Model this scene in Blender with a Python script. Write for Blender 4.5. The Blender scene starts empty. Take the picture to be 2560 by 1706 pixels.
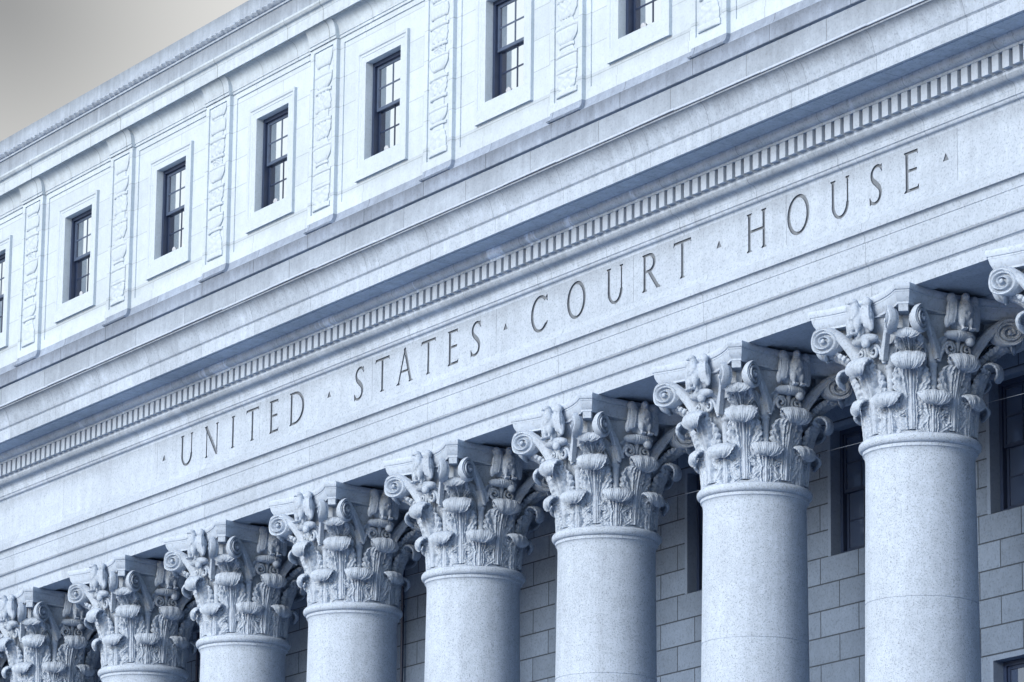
import bpy, bmesh, math, random
import numpy as np
from mathutils import Vector, Matrix
random.seed(7)
R = math.radians
pi = math.pi
ZO = 17.62            # height of the architrave soffit above the plaza
S = 4.6               # column spacing
YC = 1.309            # column axis, metres behind the abacus front
C = bpy.context.scene

# ------------------------------------------------------------------ camera
F_PX, YAW, PIT, ROL = 10361.08, 0.5413, 0.2371, 0.0107
fw = Vector((-math.cos(YAW)*math.cos(PIT), math.sin(YAW)*math.cos(PIT), math.sin(PIT)))
rt = fw.cross(Vector((0, 0, 1))).normalized()
up = rt.cross(fw)
rt2 = rt*math.cos(ROL) + up*math.sin(ROL)
up2 = -rt*math.sin(ROL) + up*math.cos(ROL)
cam_d = bpy.data.cameras.new('camera')
cam = bpy.data.objects.new('camera', cam_d)
C.collection.objects.link(cam)
m = Matrix.Identity(4)
for i in range(3):
    m[i][0], m[i][1], m[i][2] = rt2[i], up2[i], -fw[i]
m[0][3], m[1][3], m[2][3] = 46.7747, -37.0968, -16.0217 + ZO
cam.matrix_world = m
cam_d.sensor_width = 36
cam_d.lens = F_PX/2560*36
cam_d.clip_start = 0.5
cam_d.clip_end = 4000
C.camera = cam

# ------------------------------------------------------------------ sky, sun, exposure
SUN_DIR = Vector((0.20, -1.0, 0.45)).normalized()      # towards the light: over the plaza in front
SUN_EL = math.asin(SUN_DIR.z)
w = bpy.data.worlds.new('World')
C.world = w
w.use_nodes = True
nt = w.node_tree
nt.nodes.clear()
out = nt.nodes.new('ShaderNodeOutputWorld')
bg = nt.nodes.new('ShaderNodeBackground')
sky = nt.nodes.new('ShaderNodeTexSky')
sky.sky_type = 'NISHITA'
sky.sun_disc = False
sky.sun_elevation = SUN_EL
sky.sun_rotation = math.atan2(SUN_DIR.x, SUN_DIR.y)
sky.air_density = 1.2
sky.dust_density = 1.5
sky.ozone_density = 2.0
bg.inputs['Strength'].default_value = 0.14
# grey sky added behind the roof, with vignette darkening painted towards its top left
tc = nt.nodes.new('ShaderNodeTexCoord')
def wnode(t, **k):
    n = nt.nodes.new(t)
    for a, b in k.items():
        setattr(n, a, b)
    return n
def wdot(vec):
    d = wnode('ShaderNodeVectorMath', operation='DOT_PRODUCT')
    nt.links.new(tc.outputs['Generated'], d.inputs[0])
    d.inputs[1].default_value = vec
    return d.outputs['Value']
corner_dir = Vector((-0.871, 0.380, 0.310)).normalized()
grey_mask = wnode('ShaderNodeMapRange', interpolation_type='SMOOTHSTEP')
grey_mask.inputs['From Min'].default_value = math.cos(R(40))
grey_mask.inputs['From Max'].default_value = math.cos(R(14))
nt.links.new(wdot(corner_dir), grey_mask.inputs['Value'])
nz = wnode('ShaderNodeTexNoise')
nz.inputs['Scale'].default_value = 9
nz.inputs['Detail'].default_value = 3
nt.links.new(tc.outputs['Generated'], nz.inputs['Vector'])
ac = wnode('ShaderNodeMath', operation='ARCCOSINE')
nt.links.new(wdot(corner_dir), ac.inputs[0])
shade = wnode('ShaderNodeMapRange', interpolation_type='SMOOTHSTEP')  # vignette darkening painted around the corner direction
shade.inputs['From Min'].default_value = R(4.0)
shade.inputs['From Max'].default_value = R(-0.6)
nt.links.new(ac.outputs[0], shade.inputs['Value'])
addn = wnode('ShaderNodeMath', operation='MULTIPLY_ADD')
nt.links.new(nz.outputs['Fac'], addn.inputs[0])
addn.inputs[1].default_value = 0.12
nt.links.new(shade.outputs['Result'], addn.inputs[2])
grey_tone = wnode('ShaderNodeMix', data_type='RGBA')
nt.links.new(addn.outputs[0], grey_tone.inputs['Factor'])
grey_tone.inputs['A'].default_value = (3.25, 3.24, 3.16, 1)
grey_tone.inputs['B'].default_value = (1.42, 1.44, 1.45, 1)
mx = wnode('ShaderNodeMix', data_type='RGBA')
nt.links.new(grey_mask.outputs['Result'], mx.inputs['Factor'])
nt.links.new(sky.outputs['Color'], mx.inputs['A'])
nt.links.new(grey_tone.outputs['Result'], mx.inputs['B'])
# bright haze added to the unseen western sky so the attic windows mirror white
hz = wnode('ShaderNodeMapRange', interpolation_type='SMOOTHSTEP')
hz.inputs['From Min'].default_value = math.cos(R(38))
hz.inputs['From Max'].default_value = math.cos(R(12))
nt.links.new(wdot(Vector((-0.84, -0.48, 0.24)).normalized()), hz.inputs['Value'])
mx2 = wnode('ShaderNodeMix', data_type='RGBA')
nt.links.new(hz.outputs['Result'], mx2.inputs['Factor'])
nt.links.new(mx.outputs['Result'], mx2.inputs['A'])
mx2.inputs['B'].default_value = (4.6, 5.0, 5.2, 1)
nt.links.new(mx2.outputs['Result'], bg.inputs['Color'])
nt.links.new(bg.outputs[0], out.inputs['Surface'])

sun_d = bpy.data.lights.new('sun', 'SUN')
sun_d.energy = 1.5
sun_d.angle = R(22)
sun_d.color = (1.0, 0.98, 0.95)
sun = bpy.data.objects.new('sun', sun_d)
C.collection.objects.link(sun)
sun.rotation_euler = SUN_DIR.to_track_quat('Z', 'Y').to_euler()
sun.location = (0, -60, 80)

C.view_settings.view_transform = 'Standard'
C.view_settings.look = 'None'
C.view_settings.gamma = 1
C.view_settings.exposure = 0.80
C.render.film_transparent = False
C.cycles.max_bounces = 8

# ------------------------------------------------------------------ materials
def stone(name, base,  stain=0.25, mottle=0.15, speck=0.25, streak=0.0, joint=None, brick=None, bump=0.25, spec_scale=24, jdark=0.45, patch=None, salt=None, drips=()):
    mt = bpy.data.materials.new(name)
    mt.use_nodes = True
    t = mt.node_tree
    N, L = t.nodes, t.links
    bs = N['Principled BSDF']
    bs.inputs['Roughness'].default_value = 0.85
    bs.inputs['Specular IOR Level'].default_value = 0.25
    tcn = N.new('ShaderNodeTexCoord')
    oi = N.new('ShaderNodeObjectInfo')
    ad = N.new('ShaderNodeVectorMath')
    L.new(tcn.outputs['Object'], ad.inputs[0])
    L.new(oi.outputs['Location'], ad.inputs[1])
    P = ad.outputs[0]
    def noise(scale, detail=3, vec=None, rough=0.55):
        n = N.new('ShaderNodeTexNoise')
        n.inputs['Scale'].default_value = scale
        n.inputs['Detail'].default_value = detail
        n.inputs['Roughness'].default_value = rough
        L.new(vec or P, n.inputs['Vector'])
        return n.outputs['Fac']
    def math_(op, a, b, c=None):
        n = N.new('ShaderNodeMath')
        n.operation = op
        for i, v in enumerate((a, b, c)):
            if v is None:
                continue
            if isinstance(v, (int, float)):
                n.inputs[i].default_value = v
            else:
                L.new(v, n.inputs[i])
        return n.outputs[0]
    f = math_('MULTIPLY_ADD', noise(0.45, 4), 2*stain, 1 - stain)
    med = noise(5.0, 4)
    f = math_('MULTIPLY', f, math_('MULTIPLY_ADD', med, 2*mottle, 1 - mottle))
    if streak:
        mp = N.new('ShaderNodeMapping')
        mp.inputs['Scale'].default_value = (3.2, 3.2, 0.16)
        L.new(P, mp.inputs['Vector'])
        st = noise(1.6, 5, mp.outputs[0], 0.7)
        f = math_('MULTIPLY', f, math_('MULTIPLY_ADD', st, 2*streak, 1 - streak))
    sp = noise(spec_scale, 2, rough=0.7)
    ramp = N.new('ShaderNodeMapRange')
    ramp.inputs['From Min'].default_value = 0.52
    ramp.inputs['From Max'].default_value = 0.70
    L.new(sp, ramp.inputs['Value'])
    spk = math_('MULTIPLY', ramp.outputs[0], speck)
    f = math_('MULTIPLY', f, math_('SUBTRACT', 1.0, spk))
    sp2 = noise(spec_scale*0.55, 1)
    f = math_('MULTIPLY', f, math_('MULTIPLY_ADD', sp2, speck*0.7, 1 - speck*0.35))
    hgt = math_('MULTIPLY_ADD', sp, 0.5, math_('MULTIPLY', med, 0.6))
    if joint:
        sx = N.new('ShaderNodeSeparateXYZ')
        L.new(P, sx.inputs[0])
        for (x0, per, wid) in joint:
            u = math_('DIVIDE', math_('SUBTRACT', sx.outputs['X'], x0), per)
            fr = math_('FRACT', u, None)
            j = math_('LESS_THAN', fr, wid/per)
            f = math_('MULTIPLY', f, math_('MULTIPLY_ADD', j, -jdark, 1.0))
    if patch:   # whole blocks a shade lighter or darker
        sx = N.new('ShaderNodeSeparateXYZ')
        L.new(P, sx.inputs[0])
        u = math_('FLOOR', math_('DIVIDE', math_('SUBTRACT', sx.outputs['X'], patch[0]), patch[1]), None)
        wn = N.new('ShaderNodeTexWhiteNoise')
        wn.noise_dimensions = '1D'
        L.new(u, wn.inputs['W'])
        f = math_('MULTIPLY', f, math_('MULTIPLY_ADD', wn.outputs['Value'], 2*patch[2], 1 - patch[2]))
    if brick:
        bw, bh, x0, z0, mw, dk, var = brick
        sx = N.new('ShaderNodeSeparateXYZ')
        L.new(P, sx.inputs[0])
        cb = N.new('ShaderNodeCombineXYZ')
        L.new(math_('SUBTRACT', sx.outputs['X'], x0), cb.inputs['X'])
        L.new(math_('SUBTRACT', sx.outputs['Z'], z0), cb.inputs['Y'])
        bt = N.new('ShaderNodeTexBrick')
        bt.inputs['Scale'].default_value = 1
        bt.inputs['Brick Width'].default_value = bw
        bt.inputs['Row Height'].default_value = bh
        bt.inputs['Mortar Size'].default_value = mw
        bt.inputs['Mortar Smooth'].default_value = 0.1
        bt.offset = 0.5
        bt.inputs['Color1'].default_value = (1 - var,)*3 + (1,)
        bt.inputs['Color2'].default_value = (1 + var,)*3 + (1,)
        bt.inputs['Mortar'].default_value = (1 - dk,)*3 + (1,)
        L.new(cb.outputs[0], bt.inputs['Vector'])
        f = math_('MULTIPLY', f, bt.outputs['Color'])
        hgt = math_('MULTIPLY_ADD', bt.outputs['Fac'], -3.0 if dk > 0.3 else -0.8, hgt)
    for (zt, ln, am) in drips:     # grime run down from an edge, each streak its own length
        sx = N.new('ShaderNodeSeparateXYZ')
        L.new(P, sx.inputs[0])
        mp = N.new('ShaderNodeMapping')
        mp.inputs['Scale'].default_value = (1.0, 0.0, 0.0)
        L.new(P, mp.inputs['Vector'])
        a_ = noise(7.0, 5, mp.outputs[0], 0.75)
        b_ = noise(0.7, 3, mp.outputs[0])
        le = math_('MULTIPLY', math_('MULTIPLY', a_, math_('MULTIPLY_ADD', b_, 2.6, -0.55)), ln*2.6)
        dd = math_('SUBTRACT', zt, sx.outputs['Z'])
        q = math_('SUBTRACT', 1.0, math_('DIVIDE', dd, math_('MAXIMUM', le, 0.01)))
        q = math_('MINIMUM', math_('MAXIMUM', q, 0.0), 1.0)
        q = math_('MULTIPLY', q, math_('GREATER_THAN', dd, 0.0))
        f = math_('MULTIPLY', f, math_('MULTIPLY_ADD', q, -am, 1.0))
    if salt:    # whitish lime stains between two heights
        sx = N.new('ShaderNodeSeparateXYZ')
        L.new(P, sx.inputs[0])
        ms = N.new('ShaderNodeMapping')
        ms.inputs['Scale'].default_value = (1.0, 0.2, 0.2)
        L.new(P, ms.inputs['Vector'])
        sm = N.new('ShaderNodeMapRange')
        sm.inputs['From Min'].default_value = 0.62
        sm.inputs['From Max'].default_value = 0.66
        L.new(math_('MULTIPLY_ADD', noise(9.0, 2, ms.outputs[0]), 0.25, math_('MULTIPLY', noise(0.8, 2, ms.outputs[0]), 0.8)), sm.inputs['Value'])
        inz = math_('MULTIPLY', math_('GREATER_THAN', sx.outputs['Z'], salt[0]), math_('LESS_THAN', sx.outputs['Z'], salt[1]))
        f = math_('MULTIPLY', f, math_('MULTIPLY_ADD', math_('MULTIPLY', inz, sm.outputs[0]), salt[2], 1.0))
    vm = N.new('ShaderNodeVectorMath')
    vm.operation = 'SCALE'
    vm.inputs[0].default_value = base
    L.new(f, vm.inputs['Scale'])
    L.new(vm.outputs[0], bs.inputs['Base Color'])
    bp = N.new('ShaderNodeBump')
    bp.inputs['Strength'].default_value = bump
    bp.inputs['Distance'].default_value = 0.012
    L.new(hgt, bp.inputs['Height'])
    L.new(bp.outputs[0], bs.inputs['Normal'])
    return mt

def plain(name, col, rough=0.5, metal=0.0):
    mt = bpy.data.materials.new(name)
    mt.use_nodes = True
    t = mt.node_tree
    bs = t.nodes['Principled BSDF']
    bs.inputs['Roughness'].default_value = rough
    bs.inputs['Metallic'].default_value = metal
    tcn = t.nodes.new('ShaderNodeTexCoord')
    n = t.nodes.new('ShaderNodeTexNoise')
    n.inputs['Scale'].default_value = 9
    n.inputs['Detail'].default_value = 4
    t.links.new(tcn.outputs['Object'], n.inputs['Vector'])
    r = t.nodes.new('ShaderNodeMapRange')
    r.inputs['To Min'].default_value = 0.75
    r.inputs['To Max'].default_value = 1.25
    t.links.new(n.outputs['Fac'], r.inputs['Value'])
    vm = t.nodes.new('ShaderNodeVectorMath')
    vm.operation = 'SCALE'
    vm.inputs[0].default_value = col
    t.links.new(r.outputs[0], vm.inputs['Scale'])
    t.links.new(vm.outputs[0], bs.inputs['Base Color'])
    return mt

def glass(name, dark, refl):
    mt = bpy.data.materials.new(name)
    mt.use_nodes = True
    t = mt.node_tree
    N, L = t.nodes, t.links
    N.clear()
    o = N.new('ShaderNodeOutputMaterial')
    d = N.new('ShaderNodeBsdfDiffuse')
    d.inputs['Color'].default_value = dark + (1,)
    g = N.new('ShaderNodeBsdfGlossy')
    g.inputs['Roughness'].default_value = 0.02
    g.inputs['Color'].default_value = (0.95, 0.98, 1, 1)
    n = N.new('ShaderNodeTexNoise')
    n.inputs['Scale'].default_value = 1.3
    tcn = N.new('ShaderNodeTexCoord')
    L.new(tcn.outputs['Object'], n.inputs['Vector'])
    b = N.new('ShaderNodeBump')
    b.inputs['Strength'].default_value = 0.06
    b.inputs['Distance'].default_value = 0.05
    L.new(n.outputs['Fac'], b.inputs['Height'])
    L.new(b.outputs[0], g.inputs['Normal'])
    x = N.new('ShaderNodeMixShader')
    x.inputs[0].default_value = refl
    L.new(d.outputs[0], x.inputs[1])
    L.new(g.outputs[0], x.inputs[2])
    L.new(x.outputs[0], o.inputs['Surface'])
    return mt

BASE = (0.348, 0.418, 0.520)
PALE = (0.428, 0.508, 0.592)
def sc(k, t=BASE):
    return tuple(k*c for c in t)
M = {}
M['architrave'] = stone('architrave_stone', sc(1.02), 0.14, 0.13, 0.3, 0.10, joint=[(0.062, S, 0.016)], jdark=0.38, patch=(0.062, S/2, 0.045), drips=((1.06+ZO, 0.06, 0.3), (0.566+ZO, 0.05, 0.3)))
M['frieze'] = stone('frieze_stone', sc(1.05), 0.16, 0.14, 0.32, 0.16, joint=[(-2.238-0.009, S, 0.018)], jdark=0.38, patch=(-2.238, S, 0.06), drips=((2.24+ZO, 0.30, 0.22),))
M['cornice'] = stone('cornice_stone', sc(1.0), 0.22, 0.2, 0.28, 0.28, joint=[(-0.663, S/2, 0.014), (-0.19, S, 0.01)], jdark=0.42, patch=(-0.663, S/2, 0.07), salt=(2.69+ZO, 3.16+ZO, 0.45), drips=((3.835+ZO, 0.26, 0.42), (2.64+ZO, 0.16, 0.30)))
M['dentil'] = stone('dentil_stone', sc(0.95), 0.12, 0.12, 0.15)
M['blocking'] = stone('blocking_stone', sc(0.80), 0.25, 0.2, 0.2, 0.24, joint=[(-0.9, S/2, 0.02)], jdark=0.45, patch=(-0.9, S/2, 0.08), drips=((4.88+ZO, 0.35, 0.25),))
M['plinth'] = stone('plinth_stone', (0.235, 0.290, 0.385), 0.3, 0.28, 0.2, 0.30, joint=[(-0.45, S/2, 0.022)], jdark=0.5, patch=(-0.45, S/2, 0.08), drips=((5.311+ZO, 0.30, 0.42),))
M['attic'] = stone('attic_stone', sc(1.0, PALE), 0.11, 0.10, 0.14, 0.09, brick=(2.3, 0.60, 0.4, 5.315+ZO, 0.010, 0.26, 0.055), bump=0.2, drips=((5.973+ZO, 0.25, 0.16),))
M['relief'] = stone('relief_stone', sc(0.98, PALE), 0.08, 0.08, 0.12, 0.0, bump=0.2)
M['upper'] = stone('upper_cornice_stone', sc(0.93, PALE), 0.2, 0.16, 0.15, 0.24, joint=[(0.3, S, 0.03), (1.9, S, 0.012), (3.4, S, 0.02)], jdark=0.45, drips=((9.534+ZO, 0.16, 0.35), (9.902+ZO, 0.10, 0.35)))
M['parapet'] = stone('parapet_stone', sc(0.80), 0.22, 0.18, 0.15, 0.40, joint=[(0.9, 1.55, 0.014)], jdark=0.35, drips=((10.359+ZO, 0.35, 0.35), (10.877+ZO, 0.25, 0.3)))
M['shaft'] = stone('shaft_granite', sc(1.10), 0.18, 0.16, 0.50, 0.20, bump=0.2, spec_scale=46)
M['capital'] = stone('capital_stone', sc(1.0), 0.16, 0.25, 0.34, 0.0, bump=0.5, spec_scale=30)
M['abacus'] = stone('abacus_stone', sc(1.12), 0.12, 0.14, 0.26, 0.0)
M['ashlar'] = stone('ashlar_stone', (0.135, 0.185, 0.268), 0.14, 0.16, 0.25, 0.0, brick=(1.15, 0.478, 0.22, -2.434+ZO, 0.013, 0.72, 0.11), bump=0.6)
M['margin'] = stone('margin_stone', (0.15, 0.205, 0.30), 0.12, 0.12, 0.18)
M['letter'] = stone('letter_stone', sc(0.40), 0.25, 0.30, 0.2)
M['lead'] = plain('lead_flashing', (0.34, 0.41, 0.52), 0.6)
M['gap'] = plain('open_joint', (0.05, 0.06, 0.09), 0.9)
M['bronze'] = plain('dark_bronze', (0.013, 0.026, 0.066), 0.45)
M['bronze2'] = plain('weathered_bronze', (0.05, 0.078, 0.140), 0.5)
M['cloth'] = plain('white_cloth', (0.36, 0.40, 0.46), 0.9)
M['pane_high'] = glass('upper_window_glass', (0.03, 0.04, 0.07), 0.80)
M['pane_low'] = glass('lower_window_glass', (0.036, 0.056, 0.11), 0.16)
M['blind'] = plain('window_shade', (0.10, 0.13, 0.2), 0.8)
M['wire'] = plain('steel_wire', (0.22, 0.27, 0.36), 0.4)
M['plaza'] = stone('plaza_granite', (0.37, 0.465, 0.61), 0.15, 0.15, 0.2, brick=(1.2, 0.6, 0, 0, 0.01, 0.3, 0.06))
M['roof'] = plain('roof_gravel', (0.2, 0.2, 0.21), 0.9)

# ------------------------------------------------------------------ mesh helpers
COL = C.collection
def link(o, parent=None):
    COL.objects.link(o)
    if parent:
        o.parent = parent
    return o
def empty(name, loc=(0, 0, 0), parent=None):
    o = bpy.data.objects.new(name, None)
    o.location = loc
    o.empty_display_size = 0.3
    return link(o, parent)
def mesh(name, verts, faces, mat, parent=None, loc=(0, 0, 0), smooth=None):
    me = bpy.data.meshes.new(name)
    me.from_pydata([tuple(map(float, v)) for v in verts], [], [tuple(int(i) for i in f) for f in faces])
    me.materials.append(mat)
    if smooth is not None:
        me.polygons.foreach_set('use_smooth', [True]*len(me.polygons))
        if smooth < 179:
            me.set_sharp_from_angle(angle=R(smooth))
    me.update()
    o = bpy.data.objects.new(name, me)
    o.location = loc
    return link(o, parent)
class MB:
    def __init__(s):
        s.v, s.f = [], []
    def add(s, v, f):
        n = len(s.v)
        s.v += [tuple(p) for p in v]
        s.f += [tuple(i + n for i in q) for q in f]
    def box(s, x0, x1, y0, y1, z0, z1):
        v = [(x, y, z) for x in (x0, x1) for y in (y0, y1) for z in (z0, z1)]
        s.add(v, [(0, 1, 3, 2), (4, 6, 7, 5), (0, 4, 5, 1), (2, 3, 7, 6), (0, 2, 6, 4), (1, 5, 7, 3)])
    def quad(s, a, b, c, d):
        s.add((a, b, c, d), [(0, 1, 2, 3)])
    def tube(s, pts, rad, n=8, cap=True):
        pts = [Vector(p) for p in pts]
        rings = []
        for i, p in enumerate(pts):
            t = (pts[min(i+1, len(pts)-1)] - pts[max(i-1, 0)]).normalized()
            a = t.cross(Vector((0.13, 0.2, 1))).normalized()
            b = t.cross(a)
            r = rad[i] if hasattr(rad, '__len__') else rad
            rings.append([p + (a*math.cos(2*pi*k/n) + b*math.sin(2*pi*k/n))*r for k in range(n)])
        v = [q for r_ in rings for q in r_]
        f = [(i*n+k, i*n+(k+1) % n, (i+1)*n+(k+1) % n, (i+1)*n+k) for i in range(len(pts)-1) for k in range(n)]
        if cap:
            f += [tuple(range(n))[::-1], tuple((len(pts)-1)*n+k for k in range(n))]
        s.add(v, f)
    def ell(s, c, r, rot=None, nu=14, nv=9):
        rot = rot or Matrix.Identity(3)
        v, f = [], []
        for j in range(nv+1):
            a = pi*j/nv
            for i in range(nu):
                b = 2*pi*i/nu
                v.append(Vector(c) + rot @ Vector((r[0]*math.sin(a)*math.cos(b), r[1]*math.sin(a)*math.sin(b), r[2]*math.cos(a))))
        for j in range(nv):
            for i in range(nu):
                f.append((j*nu+i, (j+1)*nu+i, (j+1)*nu+(i+1) % nu, j*nu+(i+1) % nu))
        s.add(v, f)
    def build(s, name, mat, parent=None, loc=(0, 0, 0), smooth=None):
        return mesh(name, s.v, s.f, mat, parent, loc, smooth)

def quarter(p0, p1, first, n=7):
    """quarter ellipse from p0 to p1 in (y, z); first = axis of the starting tangent"""
    o = []
    for i in range(n+1):
        t = pi/2*i/n
        a, b = math.sin(t), 1 - math.cos(t)
        fy, fz = (a, b) if first == 'y' else (b, a)
        o.append((p0[0] + (p1[0]-p0[0])*fy, p0[1] + (p1[1]-p0[1])*fz))
    return o
def ogee(p0, p1, first, n=5):
    m_ = ((p0[0]+p1[0])/2, (p0[1]+p1[1])/2)
    other = 'z' if first == 'y' else 'y'
    return quarter(p0, m_, first, n) + quarter(m_, p1, other, n)[1:]
def run(name, prof, x0, x1, mat, parent, smooth=32, wob=0.0, n=1, caps=True):
    """a moulding: profile (y, z) drawn along x; wob = small waviness of weathered edges"""
    xs = np.linspace(x0, x1, n+1)
    v, f = [], []
    k = len(prof)
    for x in xs:
        dz = wob*(random.random()-0.5)
        dy = wob*(random.random()-0.5)
        for (y, z) in prof:
            v.append((x, y+dy, z+dz+ZO))
    for i in range(n):
        for j in range(k-1):
            f.append((i*k+j, (i+1)*k+j, (i+1)*k+j+1, i*k+j+1))
    if caps:
        f.append(tuple(range(k)))
        f.append(tuple(n*k+j for j in range(k))[::-1])
    return mesh(name, v, f, mat, parent, smooth=smooth)

X0, X1 = -57.0, 8.6
# ------------------------------------------------------------------ ground
g = MB()
g.add([(-1500, -1500, 0), (1500, -1500, 0), (1500, 1500, 0), (-1500, 1500, 0)], [(0, 1, 2, 3)])
ground = g.build('ground', M['plaza'])
ground['kind'] = 'structure'
ground['label'] = 'pale granite plaza paving in front of the courthouse'

# ------------------------------------------------------------------ courthouse
house = empty('courthouse')
house['label'] = 'pale stone courthouse front with a row of Corinthian columns and a carved inscription'
house['category'] = 'courthouse'

g = MB()
for i in range(12):
    g.box(X0-2, X1+2-0.001*i, -1.6-0.35*(11-i), 22, 0.19*i + (0.002 if i else -0.5), 0.19*(i+1))
g.build('front_steps', M['margin'], house)
STY = 2.28

# ---- entablature
arch = [(2.27, 0.30), (2.27, 0.0), (1.85, 0.0), (1.82, 0.05), (0.80, 0.05), (0.77, 0.0), (0.35, 0.0), (0.35, 0.222), (0.343, 0.232)] + ogee((0.336, 0.236), (0.302, 0.262), 'z', 3) \
    + [(0.30, 0.266), (0.30, 0.495)] + ogee((0.296, 0.50), (0.242, 0.566), 'z') + [(0.237, 0.572), (0.237, 0.902), (0.225, 0.906), (0.225, 0.975)] \
    + quarter((0.222, 0.985), (0.150, 1.060), 'z') + [(0.150, 1.119), (0.166, 1.121), (0.166, 1.215)] + quarter((0.172, 1.222), (0.33, 1.401), 'y') + [(0.45, 1.401), (0.45, 1.5), (2.27, 1.5)]
run('architrave', arch, X0, X1, M['architrave'], house)

cor = [(1.5, 2.24), (0.33, 2.24)] + ogee((0.328, 2.242), (0.254, 2.350), 'z', 5) + [(0.250, 2.356), (0.236, 2.358), (0.236, 2.448)] \
    + ogee((0.232, 2.452), (0.045, 2.66), 'z', 6) + [(0.045, 2.69), (0.025, 2.692), (0.025, 2.698), (0.70, 2.700), (0.70, 2.971), (-0.06, 2.972), (-0.06, 3.014)] \
    + quarter((-0.072, 3.018), (-0.178, 3.142), 'y', 8) + [(-0.18, 3.166), (-0.56, 3.172), (-0.565, 3.186), (-0.60, 3.186), (-0.605, 3.164), (-0.66, 3.164), (-0.66, 3.428), (-0.672, 3.430)] \
    + ogee((-0.674, 3.432), (-0.696, 3.456), 'z', 3) + [(-0.699, 3.462), (-0.706, 3.50), (-0.722, 3.558), (-0.744, 3.63), (-0.770, 3.70), (-0.795, 3.745), (-0.828, 3.784), (-0.866, 3.808), (-0.878, 3.812), (-0.880, 3.836), (-0.80, 3.840), (0.2, 3.90), (1.5, 3.90)]
cornice = run('cornice', cor, X0, X1, M['cornice'], house)
# lead covered gutter edge with its open joint
run('open_joint', [(-0.84, 3.832), (-0.868, 3.832), (-0.868, 3.868), (-0.84, 3.868)], X0, X1, M['gap'], cornice, smooth=20)
g = MB()
x = X0
while x < X1 - 0.5:
    ln = random.uniform(1.0, 2.4)
    x2 = min(x + ln, X1)
    dz = random.uniform(-0.006, 0.006)
    tilt = random.uniform(-0.006, 0.006)
    pr = [(-0.80, 3.862), (-0.888, 3.858), (-0.893, 3.866), (-0.890, 3.896), (-0.80, 3.905)]
    v = [(xx, y, z + dz + tt + ZO) for xx, tt in ((x, -tilt), (x2-0.006, tilt)) for (y, z) in pr]
    g.add(v, [(j, 5+j, 5+j+1, j+1) for j in range(4)] + [(0, 1, 2, 3, 4), (9, 8, 7, 6, 5)])
    x = x2
g.build('gutter_flashing', M['lead'], cornice)
# dentils: 18 to a bay
DP = S/18
DX = -0.716*DP
def dentil_mesh():
    b = MB()
    w_ = DP - 0.095
    b.box(-w_, 0, -0.05, 0.699, 2.706+ZO, 2.9705+ZO)
    return b
d_proto = dentil_mesh()
me_d = None
n_d = 0
rest = MB()
for n_ in range(36, -230, -1):
    xr = DX + n_*DP
    if xr > X1 or xr - DP < X0:
        continue
    if -147 < n_ <= 3 and n_d < 100:
        if me_d is None:
            o = d_proto.build('dentil', M['dentil'], cornice)
            me_d = o.data
        else:
            o = link(bpy.data.objects.new('dentil', me_d), cornice)
        o.location.x = xr
        n_d += 1
    else:
        rest.box(xr-(DP-0.095), xr, -0.05, 0.699, 2.706+ZO, 2.9705+ZO)
rr = rest.build('dentil_row', M['dentil'], cornice)
rr['kind'] = 'stuff'

blk = [(1.6, 3.905), (0.2, 3.905), (0.2, 4.86), (0.215, 4.885), (1.6, 4.885)]
run('blocking_course', blk, X0, X1, M['blocking'], house)
pl = [(1.6, 4.8855), (0.52, 4.8855), (0.52, 5.02), (0.365, 5.02), (0.357, 5.03), (0.357, 5.31)] + quarter((0.362, 5.317), (0.478, 5.545), 'y', 6) + [(1.6, 5.545)]
run('attic_plinth', pl, X0, X1, M['plinth'], house)

# ---- frieze with incised inscription
def sdf_poly(P, poly):
    poly = np.asarray(poly, float)
    d = np.full(P.shape[:-1], 1e9)
    s = np.ones(P.shape[:-1])
    n = len(poly)
    for i in range(n):
        a, b = poly[i], poly[i-1]
        e = b - a
        wv = P - a
        t = np.clip((wv @ e)/max(e @ e, 1e-12), 0, 1)
        bb = wv - t[..., None]*e
        d = np.minimum(d, (bb**2).sum(-1))
        c1 = P[..., 1] >= a[1]
        c2 = P[..., 1] < b[1]
        c3 = e[0]*wv[..., 1] > e[1]*wv[..., 0]
        flip = (c1 & c2 & c3) | (~c1 & ~c2 & ~c3)
        s = np.where(flip, -s, s)
    return s*np.sqrt(d)
def stroke(pts, wid):
    """polygon of a stroke along pts with widths wid"""
    pts = np.asarray(pts, float)
    t = np.gradient(pts, axis=0)
    t /= np.linalg.norm(t, axis=1)[:, None]
    nrm = np.stack([-t[:, 1], t[:, 0]], -1)
    wid = np.asarray(wid, float)[:, None]/2
    return np.concatenate([pts + nrm*wid, (pts - nrm*wid)[::-1]])
TH, TN = 0.128, 0.075
def stem(x, t=TH, y0=0.0, y1=1.0, s0=True, s1=True, sl=0.05):
    p = [[(x-t*0.46, y0), (x+t*0.46, y0), (x+t*0.42, (y0+y1)/2), (x+t*0.46, y1), (x-t*0.46, y1), (x-t*0.42, (y0+y1)/2)]]
    for on, y, sg in ((s0, y0, 1), (s1, y1, -1)):
        if on:
            p.append([(x-t/2-sl, y), (x+t/2+sl, y), (x+t/2+sl, y+sg*0.022), (x+t/2, y+sg*0.06), (x-t/2, y+sg*0.06), (x-t/2-sl, y+sg*0.022)])
    return p
def arm(x0, x1, y, t=TN, fl=0.0):
    """horizontal arm with a flared end at x1; fl>0 flares up, <0 down"""
    p = [[(x0, y-t/2), (x1, y-t/2), (x1, y+t/2), (x0, y+t/2)]]
    s_ = 1 if x1 > x0 else -1
    if fl:
        e = y + (t/2 if fl < 0 else -t/2)
        p.append([(x1-s_*0.10, e), (x1, e), (x1+s_*0.015, e+fl), (x1-s_*0.025, e+fl*0.75)])
    return p
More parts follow.
